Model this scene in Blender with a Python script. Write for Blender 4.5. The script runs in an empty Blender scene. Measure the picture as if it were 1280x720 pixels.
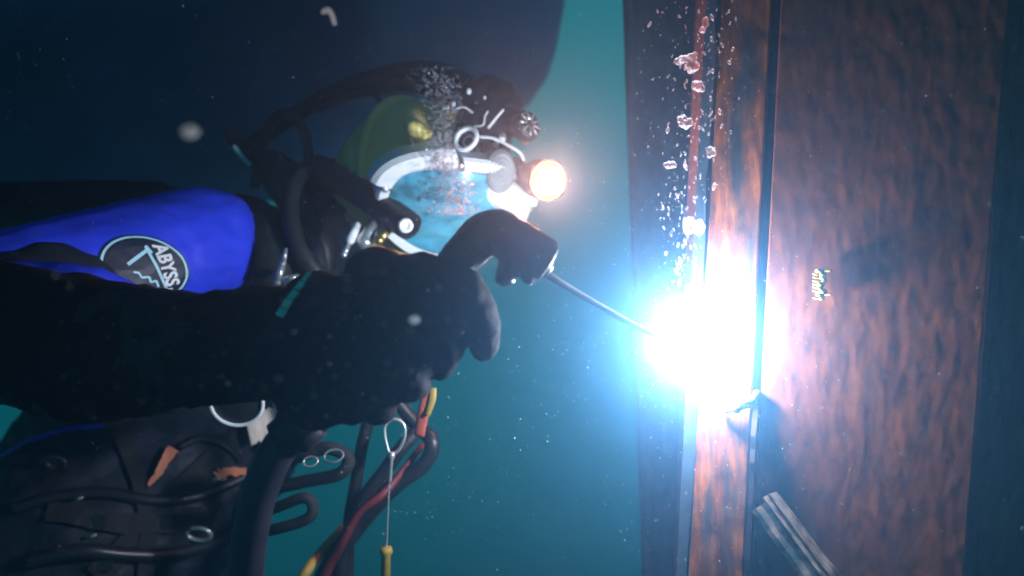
import bpy, bmesh, math, random
from mathutils import Vector, Matrix, noise, Quaternion
from mathutils.bvhtree import BVHTree
random.seed(7)
scene = bpy.context.scene
C = scene.collection

# ------------------------------------------------------------------ camera
F = 914.0                                   # focal length in photo pixels (1280 wide, about 70 degrees)
cam_d = bpy.data.cameras.new('camera')
cam_d.sensor_width = 36.0
cam_d.lens = 36.0 * F / 1280.0
cam_d.clip_start = 0.01
cam_d.clip_end = 400
cam_d.dof.use_dof = True
cam_d.dof.focus_distance = 0.78
cam_d.dof.aperture_fstop = 2.7
cam = bpy.data.objects.new('camera', cam_d)
cam.rotation_euler = (math.radians(90), 0, 0)
C.objects.link(cam)
scene.camera = cam

# ------------------------------------------------------------------ world: dim daylight coming down through the water
world = bpy.data.worlds.new('World')
scene.world = world
world.use_nodes = True
nt = world.node_tree
nt.nodes.clear()
wo = nt.nodes.new('ShaderNodeOutputWorld')
bg = nt.nodes.new('ShaderNodeBackground')
tc = nt.nodes.new('ShaderNodeTexCoord')
sp = nt.nodes.new('ShaderNodeSeparateXYZ')
mr = nt.nodes.new('ShaderNodeMapRange')
mr.inputs['From Min'].default_value = -1
mr.inputs['From Max'].default_value = 1
cr = nt.nodes.new('ShaderNodeValToRGB')
cr.color_ramp.interpolation = 'EASE'
e = cr.color_ramp.elements
e[0].position = 0.18; e[0].color = (0.0008, 0.028, 0.042, 1)
e[1].position = 0.95; e[1].color = (0.010, 0.26, 0.34, 1)
m_ = e.new(0.46); m_.color = (0.0025, 0.165, 0.160, 1)
m_ = e.new(0.64); m_.color = (0.006, 0.300, 0.300, 1)
nt.links.new(tc.outputs['Generated'], sp.inputs[0])
nt.links.new(sp.outputs['Z'], mr.inputs['Value'])
nt.links.new(mr.outputs[0], cr.inputs[0])
nt.links.new(cr.outputs[0], bg.inputs[0])
bg.inputs[1].default_value = 1.0
nt.links.new(bg.outputs[0], wo.inputs[0])

# ------------------------------------------------------------------ exposure and renderer
vs = scene.view_settings
vs.view_transform = 'Standard'
vs.look = 'None'
vs.exposure = 0.0
vs.gamma = 1.0
vs.use_curve_mapping = False
cy = scene.cycles
cy.use_denoising = True
try:
    cy.denoiser = 'OPENIMAGEDENOISE'
except Exception:
    pass
cy.max_bounces = 4
cy.volume_bounces = 0
cy.transparent_max_bounces = 24
cy.sample_clamp_indirect = 4.0
cy.volume_step_rate = 1.0
cy.volume_max_steps = 64
cy.use_adaptive_sampling = False

# ------------------------------------------------------------------ helpers
def V(px, py, d):
    """a point that far (metres) in front of the viewpoint"""
    return Vector(((px - 640) / F * d, d, -(py - 360) / F * d))

def obj(name, me, mat=None, parent=None):
    if isinstance(me, bmesh.types.BMesh):
        m = bpy.data.meshes.new(name)
        me.normal_update()
        me.to_mesh(m)
        me.free()
        me = m
    o = bpy.data.objects.new(name, me)
    C.objects.link(o)
    if mat is not None:
        if len(me.materials):
            me.materials[0] = mat
        else:
            me.materials.append(mat)
    if parent is not None:
        o.parent = parent
    return o

def tag(o, label=None, cat=None, group=None, kind=None):
    if label: o['label'] = label
    if cat: o['category'] = cat
    if group: o['group'] = group
    if kind: o['kind'] = kind
    return o

def thing(name, label, cat, loc, group=None):
    o = bpy.data.objects.new(name, None)
    o.empty_display_size = 0.05
    C.objects.link(o)
    o.location = loc
    return tag(o, label, cat, group)

def child(name, me, mat, root):
    """a part modelled in world coordinates, hung under its thing"""
    o = obj(name, me, mat)
    o.parent = root
    o.matrix_parent_inverse = Matrix.Translation(-Vector(root_loc(root)))
    return o

def root_loc(r):
    p = Vector((0, 0, 0))
    q = r
    while q is not None:
        if q.parent is None:
            p = p + Vector(q.location)
        q = q.parent
    return p

def spline(pts, radii, n):
    P = [Vector(p) for p in pts]
    out = []
    for i in range(len(P) - 1):
        p0 = P[max(i - 1, 0)]; p1 = P[i]; p2 = P[i + 1]; p3 = P[min(i + 2, len(P) - 1)]
        for k in range(n):
            t = k / n
            q = 0.5 * ((2 * p1) + (p2 - p0) * t + (2 * p0 - 5 * p1 + 4 * p2 - p3) * t * t + (3 * p1 - p0 - 3 * p2 + p3) * t ** 3)
            out.append((q, radii[i] + (radii[i + 1] - radii[i]) * t))
    out.append((P[-1], radii[-1]))
    return out

def tube(bm, pts, radii, n=8, seg=14, flat=1.0, cap=True, up=None):
    if not isinstance(radii, (list, tuple)):
        radii = [radii] * len(pts)
    S = spline(pts, radii, n) if n > 0 else [(Vector(p), r) for p, r in zip(pts, radii)]
    rings = []
    prev = None
    for i, (p, r) in enumerate(S):
        a = S[max(i - 1, 0)][0]; b = S[min(i + 1, len(S) - 1)][0]
        t = (b - a)
        if t.length < 1e-9: t = Vector((0, 0, 1))
        t.normalize()
        if prev is None:
            u = Vector(up) if up is not None else Vector((0, 1, 0))
            if abs(u.dot(t)) > 0.95: u = Vector((1, 0, 0))
        else:
            u = prev
        u = (u - t * u.dot(t)).normalized()
        prev = u
        w = t.cross(u)
        ring = []
        for k in range(seg):
            an = 2 * math.pi * k / seg
            ring.append(bm.verts.new(p + u * math.cos(an) * r * flat + w * math.sin(an) * r))
        rings.append(ring)
    for i in range(len(rings) - 1):
        for k in range(seg):
            f = bm.faces.new((rings[i][k], rings[i][(k + 1) % seg], rings[i + 1][(k + 1) % seg], rings[i + 1][k]))
            f.smooth = True
    if cap:
        bm.faces.new(list(reversed(rings[0])))
        bm.faces.new(rings[-1])
    return bm

def ring_loop(bm, centre, ax_u, ax_v, r, seg=32, rs=10, squeeze=None):
    """closed torus; ax_u and ax_v are the half axes"""
    rings = []
    c = Vector(centre); U = Vector(ax_u); W = Vector(ax_v)
    nrm = U.cross(W).normalized()
    for i in range(seg):
        a = 2 * math.pi * i / seg
        p = c + U * math.cos(a) + W * math.sin(a)
        t = (-U * math.sin(a) + W * math.cos(a)).normalized()
        o = t.cross(nrm).normalized()
        rings.append([bm.verts.new(p + (o * math.cos(b) + nrm * math.sin(b)) * r) for b in [2 * math.pi * k / rs for k in range(rs)]])
    for i in range(seg):
        j = (i + 1) % seg
        for k in range(rs):
            l = (k + 1) % rs
            f = bm.faces.new((rings[i][k], rings[j][k], rings[j][l], rings[i][l]))
            f.smooth = True
    return bm

def lathe(bm, origin, axis, prof, seg=28, sx=1.0, ref=None, wob=0.0):
    """prof: (distance along axis, radius)"""
    z = Vector(axis).normalized()
    u = Vector(ref) if ref is not None else Vector((0, 0, 1))
    if abs(u.dot(z)) > 0.95: u = Vector((1, 0, 0))
    u = (u - z * u.dot(z)).normalized()
    w = z.cross(u)
    rings = []
    for (h, r) in prof:
        rr = []
        for k in range(seg):
            a = 2 * math.pi * k / seg
            q = r * (1 + (wob if k % 2 else -wob))
            rr.append(bm.verts.new(Vector(origin) + z * h + u * math.cos(a) * q + w * math.sin(a) * q * sx))
        rings.append(rr)
    for i in range(len(rings) - 1):
        for k in range(seg):
            f = bm.faces.new((rings[i][k], rings[i][(k + 1) % seg], rings[i + 1][(k + 1) % seg], rings[i + 1][k]))
            f.smooth = True
    bm.faces.new(list(reversed(rings[0])))
    bm.faces.new(rings[-1])
    return bm

def ball(bm, c, r, sub=2, scale=(1, 1, 1), rot=None):
    M = Matrix.Translation(Vector(c))
    if rot is not None: M = M @ rot.to_4x4()
    M = M @ Matrix.Diagonal((r * scale[0], r * scale[1], r * scale[2], 1))
    res = bmesh.ops.create_icosphere(bm, subdivisions=sub, radius=1, matrix=M)
    for v in res['verts']:
        for f in v.link_faces: f.smooth = True
    return bm

def capsule(bm, a, b, ra, rb, seg=16):
    a = Vector(a); b = Vector(b)
    ball(bm, a, ra, 2); ball(bm, b, rb, 2)
    if (b - a).length > 1e-6:
        tube(bm, [a, b], [ra, rb], n=0, seg=seg)

def chain(bm, pts, radii):
    for i in range(len(pts) - 1):
        capsule(bm, pts[i], pts[i + 1], radii[i], radii[i + 1])

def remesh(bm, voxel, smooth=3, name='m', wrinkle=0.0, wscale=20.0, stretch=(1, 1, 1)):
    me = bpy.data.meshes.new(name)
    bm.to_mesh(me); bm.free()
    o = bpy.data.objects.new('tmp', me)
    C.objects.link(o)
    md = o.modifiers.new('r', 'REMESH')
    md.mode = 'VOXEL'; md.voxel_size = voxel
    dg = bpy.context.evaluated_depsgraph_get()
    m2 = bpy.data.meshes.new_from_object(o.evaluated_get(dg))
    bpy.data.objects.remove(o)
    b2 = bmesh.new(); b2.from_mesh(m2)
    for _ in range(smooth):
        bmesh.ops.smooth_vert(b2, verts=b2.verts, factor=0.5, use_axis_x=True, use_axis_y=True, use_axis_z=True)
    if wrinkle:
        b2.normal_update()
        for v in b2.verts:
            p = v.co * wscale
            p = Vector((p.x * stretch[0], p.y * stretch[1], p.z * stretch[2]))
            h = noise.fractal(p, 0.8, 2.0, 3)
            v.co += v.normal * h * wrinkle
    for f in b2.faces: f.smooth = True
    b2.to_mesh(m2); b2.free()
    return m2

def box(bm, c, x, y, z, hx, hy, hz, bevel=0.0):
    c = Vector(c); x = Vector(x).normalized(); y = Vector(y).normalized(); z = Vector(z).normalized()
    b = bmesh.new()
    M = Matrix((( x.x*hx, y.x*hy, z.x*hz, c.x), (x.y*hx, y.y*hy, z.y*hz, c.y), (x.z*hx, y.z*hy, z.z*hz, c.z), (0, 0, 0, 1)))
    bmesh.ops.create_cube(b, size=2, matrix=M)
    if bevel:
        bmesh.ops.bevel(b, geom=list(b.edges), offset=bevel, segments=2, affect='EDGES')
    m = bpy.data.meshes.new('t'); b.to_mesh(m); b.free()
    bm.from_mesh(m); bpy.data.meshes.remove(m)
    return bm

# ------------------------------------------------------------------ materials
def new_mat(name):
    m = bpy.data.materials.new(name)
    m.use_nodes = True
    n = m.node_tree.nodes
    return m, n, m.node_tree.links, n['Principled BSDF']

def surf(name, col, rough=0.6, metal=0.0, var=0.25, vscale=25.0, bump=0.15, bscale=120.0, spec=0.4, bdist=0.002):
    m, n, l, p = new_mat(name)
    t = n.new('ShaderNodeTexCoord')
    nz = n.new('ShaderNodeTexNoise'); nz.inputs['Scale'].default_value = vscale; nz.inputs['Detail'].default_value = 5
    r = n.new('ShaderNodeValToRGB')
    c0 = [max(0, x * (1 - var)) for x in col[:3]]; c1 = [min(1, x * (1 + var)) for x in col[:3]]
    r.color_ramp.elements[0].position = 0.3; r.color_ramp.elements[0].color = (*c0, 1)
    r.color_ramp.elements[1].position = 0.7; r.color_ramp.elements[1].color = (*c1, 1)
    l.new(t.outputs['Object'], nz.inputs['Vector']); l.new(nz.outputs[0], r.inputs[0]); l.new(r.outputs[0], p.inputs['Base Color'])
    p.inputs['Roughness'].default_value = rough
    p.inputs['Metallic'].default_value = metal
    p.inputs['Specular IOR Level'].default_value = spec
    if bump:
        n2 = n.new('ShaderNodeTexNoise'); n2.inputs['Scale'].default_value = bscale; n2.inputs['Detail'].default_value = 4
        b = n.new('ShaderNodeBump'); b.inputs['Strength'].default_value = bump; b.inputs['Distance'].default_value = bdist
        l.new(t.outputs['Object'], n2.inputs['Vector']); l.new(n2.outputs[0], b.inputs['Height']); l.new(b.outputs[0], p.inputs['Normal'])
    return m

M = {}
M['neoprene'] = surf('black_neoprene', (0.009, 0.008, 0.013), 0.8, var=0.4, bump=0.5, bscale=200, spec=0.12)
M['suit'] = surf('dark_drysuit', (0.016, 0.018, 0.03), 0.6, var=0.35, bump=0.4, bscale=40, spec=0.3, bdist=0.006)
M['blue'] = surf('blue_sleeve', (0.025, 0.05, 0.75), 0.55, var=0.12, vscale=9, bump=0.25, bscale=18, spec=0.35, bdist=0.006)
M['rubber'] = surf('black_rubber', (0.012, 0.012, 0.014), 0.42, var=0.3, bump=0.15, bscale=200)
M['cablemat'] = surf('cable_rubber', (0.016, 0.016, 0.024), 0.35, var=0.3, bump=0.1, bscale=150)
M['yellow'] = surf('yellow_gelcoat', (0.92, 0.56, 0.20), 0.32, var=0.12, vscale=14, bump=0.06, bscale=80)
M['chrome'] = surf('worn_plated_brass', (0.66, 0.67, 0.66), 0.3, 0.75, var=0.15, bump=0.15, bscale=90)
M['white'] = surf('white_paint', (0.78, 0.80, 0.82), 0.45, var=0.08, bump=0.1, bscale=120)
M['brass'] = surf('brass', (0.55, 0.40, 0.14), 0.35, 0.9, var=0.2)
M['dark'] = surf('dark_plastic', (0.02, 0.02, 0.024), 0.4, var=0.3, bump=0.08)
M['strap'] = surf('black_webbing', (0.014, 0.014, 0.018), 0.8, var=0.3, bump=0.5, bscale=400)
M['orange'] = surf('orange_webbing', (0.60, 0.20, 0.10), 0.7, var=0.2, bump=0.4, bscale=300)
M['red'] = surf('red_hose', (0.11, 0.012, 0.016), 0.5, var=0.25)
M['yellowhose'] = surf('yellow_hose', (0.26, 0.18, 0.025), 0.5, var=0.2)
M['beige'] = surf('pale_cloth', (0.72, 0.60, 0.52), 0.85, var=0.15, bump=0.5, bscale=60, bdist=0.006)
M['steel'] = surf('scraped_rusty_steel', (0.24, 0.18, 0.15), 0.34, 0.5, var=0.7, vscale=110, bump=0.25, bscale=70, bdist=0.002)
M['rod'] = surf('flux_coated_rod', (0.34, 0.32, 0.32), 0.7, var=0.2, bump=0.3, bscale=300)
M['teal'] = surf('teal_print', (0.10, 0.70, 0.62), 0.6, var=0.35, vscale=160, bump=0.2)
M['logoblack'] = surf('patch_black', (0.012, 0.016, 0.04), 0.5, var=0.2, bump=0.1)
M['logoline'] = surf('patch_pale_blue', (0.45, 0.78, 0.92), 0.5, var=0.1, bump=0.05)
M['logowhite'] = surf('patch_white', (0.82, 0.86, 0.88), 0.5, var=0.06, bump=0.05)
def snow_mat():
    m, n, l, p = new_mat('marine_snow')
    n.remove(p)
    a = n.new('ShaderNodeBsdfDiffuse'); a.inputs[0].default_value = (0.7, 0.72, 0.7, 1)
    b_ = n.new('ShaderNodeBsdfTranslucent'); b_.inputs[0].default_value = (0.7, 0.72, 0.7, 1)
    x = n.new('ShaderNodeMixShader'); x.inputs[0].default_value = 0.55
    l.new(a.outputs[0], x.inputs[1]); l.new(b_.outputs[0], x.inputs[2]); l.new(x.outputs[0], n['Material Output'].inputs[0])
    return m
M['speck'] = snow_mat()
M['skin'] = surf('skin', (0.45, 0.27, 0.2), 0.5, var=0.1, bump=0.1)
M['algae'] = surf('yellow_green_growth', (0.55, 0.52, 0.10), 0.8, var=0.3, vscale=200, bump=0.5)
M['hull'] = surf('dark_blue_hull_paint', (0.06, 0.22, 0.42), 0.9, var=0.35, vscale=2.0, bump=0.3, bscale=8, spec=0.1)

def rust_mat(name, dark, mid, light, blue, scale=(6, 6, 1.6), patch=0.0):
    m, n, l, p = new_mat(name)
    t = n.new('ShaderNodeTexCoord')
    mp = n.new('ShaderNodeMapping'); mp.inputs['Scale'].default_value = scale
    l.new(t.outputs['Object'], mp.inputs['Vector'])
    a = n.new('ShaderNodeTexNoise'); a.inputs['Scale'].default_value = 5; a.inputs['Detail'].default_value = 9; a.inputs['Roughness'].default_value = 0.68; a.inputs['Distortion'].default_value = 0.6
    l.new(mp.outputs[0], a.inputs['Vector'])
    r = n.new('ShaderNodeValToRGB'); el = r.color_ramp.elements
    el[0].position = 0.30; el[0].color = (*dark, 1)
    el[1].position = 0.72; el[1].color = (*light, 1)
    q = el.new(0.50); q.color = (*mid, 1)
    l.new(a.outputs[0], r.inputs[0])
    # paler, blue-grey scale where the rust has flaked off
    b = n.new('ShaderNodeTexNoise'); b.inputs['Scale'].default_value = 2.2; b.inputs['Detail'].default_value = 6
    l.new(mp.outputs[0], b.inputs['Vector'])
    r2 = n.new('ShaderNodeValToRGB'); r2.color_ramp.elements[0].position = 0.56 - patch; r2.color_ramp.elements[1].position = 0.70 - patch
    l.new(b.outputs[0], r2.inputs[0])
    mx = n.new('ShaderNodeMixRGB'); mx.inputs['Color2'].default_value = (*blue, 1)
    l.new(r2.outputs[0], mx.inputs['Fac']); l.new(r.outputs[0], mx.inputs['Color1'])
    # pits
    vo = n.new('ShaderNodeTexNoise'); vo.inputs['Scale'].default_value = 70; vo.inputs['Detail'].default_value = 6; vo.inputs['Roughness'].default_value = 0.7
    mp2 = n.new('ShaderNodeMapping'); mp2.inputs['Scale'].default_value = (1, 1, 0.55)
    l.new(t.outputs['Object'], mp2.inputs['Vector']); l.new(mp2.outputs[0], vo.inputs['Vector'])
    r3 = n.new('ShaderNodeValToRGB'); r3.color_ramp.elements[0].position = 0.34; r3.color_ramp.elements[0].color = (0.35, 0.33, 0.36, 1); r3.color_ramp.elements[1].position = 0.52; r3.color_ramp.elements[1].color = (1, 1, 1, 1)
    l.new(vo.outputs[0], r3.inputs[0])
    mu = n.new('ShaderNodeMixRGB'); mu.blend_type = 'MULTIPLY'; mu.inputs['Fac'].default_value = 0.65
    l.new(mx.outputs[0], mu.inputs['Color1']); l.new(r3.outputs[0], mu.inputs['Color2'])
    l.new(mu.outputs[0], p.inputs['Base Color'])
    p.inputs['Roughness'].default_value = 0.85
    p.inputs['Specular IOR Level'].default_value = 0.2
    ad = n.new('ShaderNodeMath'); ad.operation = 'ADD'
    l.new(a.outputs[0], ad.inputs[0]); l.new(vo.outputs[0], ad.inputs[1])
    bp = n.new('ShaderNodeBump'); bp.inputs['Strength'].default_value = 0.3; bp.inputs['Distance'].default_value = 0.0009
    l.new(ad.outputs[0], bp.inputs['Height']); l.new(bp.outputs[0], p.inputs['Normal'])
    return m

M['rust_plate'] = rust_mat('rust_brown_plate', (0.095, 0.024, 0.008), (0.145, 0.036, 0.009), (0.205, 0.056, 0.011), (0.115, 0.036, 0.020), scale=(7, 7, 4.5))
M['rust_strip'] = rust_mat('rust_orange_strip', (0.07, 0.016, 0.005), (0.20, 0.048, 0.006), (0.40, 0.115, 0.010), (0.05, 0.036, 0.034), scale=(18, 18, 2.5), patch=0.03)
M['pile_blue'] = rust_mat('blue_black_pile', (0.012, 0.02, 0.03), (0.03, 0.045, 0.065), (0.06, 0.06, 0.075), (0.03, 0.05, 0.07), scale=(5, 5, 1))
M['rust_dark'] = rust_mat('rust_dark_pile', (0.02, 0.014, 0.016), (0.055, 0.035, 0.035), (0.10, 0.06, 0.05), (0.05, 0.05, 0.06), scale=(5, 5, 1))

def glass_mat():
    m, n, l, p = new_mat('faceplate_glass')
    n.remove(p)
    out = n['Material Output']
    g = n.new('ShaderNodeBsdfGlossy'); g.inputs['Roughness'].default_value = 0.16; g.inputs['Color'].default_value = (0.85, 0.97, 1, 1)
    tr = n.new('ShaderNodeBsdfTransparent'); tr.inputs['Color'].default_value = (0.55, 0.85, 0.95, 1)
    df = n.new('ShaderNodeBsdfDiffuse'); df.inputs['Color'].default_value = (0.10, 0.52, 0.74, 1)
    t = n.new('ShaderNodeTexCoord')
    mp = n.new('ShaderNodeMapping'); mp.inputs['Scale'].default_value = (9, 9, 22); mp.inputs['Rotation'].default_value = (0, 0.5, 0)
    nz = n.new('ShaderNodeTexNoise'); nz.inputs['Scale'].default_value = 1.6; nz.inputs['Detail'].default_value = 6; nz.inputs['Distortion'].default_value = 0.8
    rp = n.new('ShaderNodeMapRange'); rp.inputs['From Min'].default_value = 0.3; rp.inputs['From Max'].default_value = 0.7; rp.inputs['To Min'].default_value = 0.25; rp.inputs['To Max'].default_value = 0.9
    l.new(t.outputs['Object'], mp.inputs[0]); l.new(mp.outputs[0], nz.inputs['Vector']); l.new(nz.outputs[0], rp.inputs['Value'])
    m1 = n.new('ShaderNodeMixShader')
    l.new(rp.outputs[0], m1.inputs[0])
    m2 = n.new('ShaderNodeMixShader')
    fr = n.new('ShaderNodeFresnel'); fr.inputs['IOR'].default_value = 1.6
    l.new(tr.outputs[0], m1.inputs[1]); l.new(df.outputs[0], m1.inputs[2])
    l.new(fr.outputs[0], m2.inputs[0]); l.new(m1.outputs[0], m2.inputs[1]); l.new(g.outputs[0], m2.inputs[2])
    l.new(m2.outputs[0], out.inputs[0])
    return m
M['glass'] = glass_mat()

def bubble_mat(name='bubble_film', lo=0.12, hi=0.95, milk=0.5):
    m, n, l, p = new_mat(name)
    n.remove(p)
    out = n['Material Output']
    g = n.new('ShaderNodeBsdfGlossy'); g.inputs['Roughness'].default_value = 0.18; g.inputs['Color'].default_value = (0.95, 0.97, 1, 1)
    df = n.new('ShaderNodeBsdfTranslucent'); df.inputs['Color'].default_value = (0.9, 0.93, 1, 1)
    tr = n.new('ShaderNodeBsdfTransparent')
    lw = n.new('ShaderNodeLayerWeight'); lw.inputs['Blend'].default_value = 0.45
    rp = n.new('ShaderNodeMapRange'); rp.inputs['To Min'].default_value = lo; rp.inputs['To Max'].default_value = hi
    mm = n.new('ShaderNodeMixShader'); mm.inputs[0].default_value = milk
    mx = n.new('ShaderNodeMixShader')
    l.new(g.outputs[0], mm.inputs[1]); l.new(df.outputs[0], mm.inputs[2])
    l.new(lw.outputs['Facing'], rp.inputs['Value']); l.new(rp.outputs[0], mx.inputs[0])
    l.new(tr.outputs[0], mx.inputs[1]); l.new(mm.outputs[0], mx.inputs[2]); l.new(mx.outputs[0], out.inputs[0])
    return m
M['bubble'] = bubble_mat()
M['bubblecap'] = bubble_mat('gas_cap_film', 0.06, 0.40, 0.9)

def emit(name, col, strength):
    m, n, l, p = new_mat(name)
    n.remove(p)
    em = n.new('ShaderNodeEmission'); em.inputs[0].default_value = (*col, 1); em.inputs[1].default_value = strength
    l.new(em.outputs[0], n['Material Output'].inputs[0])
    return m
M['arc'] = emit('arc_plasma', (0.82, 0.88, 1.0), 2000.0)
M['lamp'] = emit('lamp_lens', (1.0, 0.27, 0.10), 2.6)
M['bulb'] = emit('lamp_bulb', (1.0, 0.21, 0.10), 900.0)

# ================================================================== SETTING
ARC = V(866, 426, 0.7345)

# ------------------------------------------------------------------ sheet piling
def grid_plate(rows, zn, un, amp, sc, seed, name):
    """rows: list of (bottom point, top point) lines across the plate, thickness added behind"""
    bm = bmesh.new()
    G = []
    for a in range(un + 1):
        u = a / un * (len(rows) - 1)
        i = min(int(u), len(rows) - 2); t = u - i
        lo = rows[i][0].lerp(rows[i + 1][0], t); hi = rows[i][1].lerp(rows[i + 1][1], t)
        G.append([lo.lerp(hi, b / zn) for b in range(zn + 1)])
    def nrm(a, b):
        a0 = max(a - 1, 0); a1 = min(a + 1, un); b0 = max(b - 1, 0); b1 = min(b + 1, zn)
        return (G[a1][b] - G[a0][b]).cross(G[a][b1] - G[a][b0]).normalized()
    N = [[nrm(a, b) for b in range(zn + 1)] for a in range(un + 1)]
    front = []; back = []
    for a in range(un + 1):
        fr = []; bk = []
        for b in range(zn + 1):
            p = G[a][b]; n_ = N[a][b]
            if n_.y > 0: n_ = -n_
            q = Vector((p.x * sc, p.y * sc, p.z * sc * 0.5)) + Vector((seed, seed, seed))
            h = noise.fractal(q, 0.75, 2.1, 5) * amp
            fr.append(bm.verts.new(p + n_ * h)); bk.append(bm.verts.new(p - n_ * 0.012))
        front.append(fr); back.append(bk)
    for a in range(un):
        for b in range(zn):
            f = bm.faces.new((front[a][b], front[a + 1][b], front[a + 1][b + 1], front[a][b + 1])); f.smooth = True
            bm.faces.new((back[a][b], back[a][b + 1], back[a + 1][b + 1], back[a + 1][b]))
    for b in range(zn):
        bm.faces.new((front[0][b], front[0][b + 1], back[0][b + 1], back[0][b]))
        bm.faces.new((front[un][b], back[un][b], back[un][b + 1], front[un][b + 1]))
    bmesh.ops.recalc_face_normals(bm, faces=bm.faces)
    return bm

def line(px0, d0, px1, d1, k=3.2):
    """an edge running through the top and bottom of the view, extended k times beyond"""
    t = V(px0, 0, d0); b = V(px1, 720, d1)
    c = (t + b) / 2; h = (t - b) / 2
    return (c - h * k, c + h * k)

pile = thing('sheet_pile', 'large rust brown steel sheet pile filling the right side of the view', 'sheet pile', V(1090, 1400, 0.7))
seam_r = line(976, 0.727, 940, 0.727)
bend = line(1262, 0.656, 1205, 0.656)
bend2 = line(1280, 0.666, 1223, 0.666)
far_r = line(1480, 0.98, 1420, 0.98)
child('web', grid_plate([seam_r, bend], 460, 100, 0.00035, 95, 3.0, 'web'), M['rust_plate'], pile)
child('flange', grid_plate([bend2, far_r], 160, 30, 0.005, 22, 9.0, 'flange'), M['rust_plate'], pile)
# rounded corner between web and flange
cor = bmesh.new()
tube(cor, [bend[0].lerp(bend2[0], .5) + Vector((0, .014, 0)), bend[1].lerp(bend2[1], .5) + Vector((0, .014, 0))], 0.0105, n=1, seg=16)
child('corner', cor, M['rust_plate'], pile)

strip = thing('sheet_pile', 'narrow orange rusted pile edge left of the dark vertical seam behind the arc', 'sheet pile', V(905, 1400, 0.76))
st_l = line(902, 0.757, 861, 0.757)
st_r = line(964, 0.737, 929, 0.737)
child('flange', grid_plate([st_l, st_r], 420, 20, 0.0009, 60, 21.0, 'flange'), M['rust_strip'], strip)
ret = line(880, 1.0, 852, 1.0)
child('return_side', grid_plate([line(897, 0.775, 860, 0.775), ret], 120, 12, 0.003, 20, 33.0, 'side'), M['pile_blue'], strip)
gap = bmesh.new()
g0 = line(975, 0.775, 937, 0.775)
tube(gap, [g0[0], g0[1]], 0.014, n=1, seg=10)
child('seam_filler', gap, M['rust_dark'], strip)

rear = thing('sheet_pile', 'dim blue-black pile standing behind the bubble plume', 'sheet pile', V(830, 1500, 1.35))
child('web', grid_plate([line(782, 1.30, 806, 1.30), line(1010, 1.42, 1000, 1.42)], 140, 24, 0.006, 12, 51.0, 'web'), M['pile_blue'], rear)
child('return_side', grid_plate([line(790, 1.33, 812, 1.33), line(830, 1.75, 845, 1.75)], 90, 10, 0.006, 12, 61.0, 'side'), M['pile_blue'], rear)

# raised lip on the seam, below the arc
lip = bmesh.new()
def plate_pt(px, py, lift=0.0):
    """point on the big plate (web) seen at that pixel"""
    a = seam_r[0]; b = seam_r[1]; c = bend[0]
    n_ = (b - a).cross(c - a).normalized()
    if n_.y > 0: n_ = -n_
    d = V(px, py, 1.0)
    t = a.dot(n_) / d.dot(n_)
    return d * t + n_ * lift, n_
lp, ln = plate_pt(946, 486)
ps = []
rs = []
for i in range(26):
    t = i / 25
    py = 492 + t * 420
    p, n_ = plate_pt(946 - (py - 492) * 0.047, py)
    ps.append((p, n_))
for side in range(1):
    prev = None
    for i, (p, n_) in enumerate(ps):
        hgt = 0.012 * min(1, (i + 0.4) / 3) * (1 + 0.18 * noise.noise(Vector((i * 0.7, 0, 0))))
        x = Vector((1, 0, 0)); x = (x - n_ * x.dot(n_)).normalized()
        w = 0.0035
        q = [lip.verts.new(p - x * w - n_ * 0.004), lip.verts.new(p - x * w * .7 + n_ * hgt), lip.verts.new(p + x * w * .7 + n_ * hgt), lip.verts.new(p + x * w - n_ * 0.004)]
        if prev:
            for k in range(3):
                lip.faces.new((prev[k], prev[k + 1], q[k + 1], q[k]))
        else:
            lip.faces.new(q)
        prev = q
bmesh.ops.recalc_face_normals(lip, faces=lip.faces)
child('lip', lip, M['rust_dark'], pile)

# fresh weld bead and slag under the arc
wb = bmesh.new()
for (x, y, d_, r_) in ((947, 492, .726, .005), (940, 500, .727, .006), (931, 506, .730, .006), (921, 511, .734, .0055), (911, 513, .738, .0045), (904, 512, .742, .0035)):
    ball(wb, V(x, y, d_), r_, 2, (1, 1.1, .8))
tag(obj('weld_bead', remesh(wb, .0016, 2, 'bead', wrinkle=.0018, wscale=110), M['rust_dark']), 'lumpy dark weld bead on the seam just below the arc', 'weld')

# shiny bent steel angle on the lower right
bar = thing('steel_angle', 'short scraped steel angle bar shining on the plate below the arc', 'steel bar', plate_pt(1050, 725)[0])
a0, an = plate_pt(958, 620, 0.034); a1, _ = plate_pt(1080, 772, 0.058)
dirb = (a1 - a0)
xb = dirb.normalized(); yb = an.cross(xb).normalized(); zb = xb.cross(yb).normalized()
def wavy_bar(off_y, off_z, hy, hz, n=70, seed=0, shrink=0.0):
    bm = bmesh.new(); prev = None
    for i in range(n + 1):
        t = shrink + i / n * (1 - shrink)
        p = a0 + dirb * t
        w1 = noise.noise(Vector((i * 0.11, seed, 0))) * 0.0010
        w2 = noise.noise(Vector((i * 0.09, seed + 5, 3))) * 0.0008
        q = []
        for (sy, sz) in ((-1, -1), (-1, 1), (-0.3, 1.25), (0.4, 0.8), (1, 1), (1, -1)):
            q.append(bm.verts.new(p + yb * (off_y + sy * hy + w1 * (1 + sy)) + zb * (off_z + sz * hz + w2 * (1 + sz) * .7 + noise.noise(Vector((i * 0.9, sy * 3, seed + 8))) * 0.00008)))
        if prev:
            for k in range(6):
                bm.faces.new((prev[k], prev[(k + 1) % 6], q[(k + 1) % 6], q[k]))
        else:
            bm.faces.new(q)
        prev = q
    bm.faces.new(list(reversed(prev)))
    bmesh.ops.recalc_face_normals(bm, faces=bm.faces)
    return bm
child('upper_leg', wavy_bar(-0.0030, 0.004, 0.0072, 0.0032, seed=1), M['steel'], bar)
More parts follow.
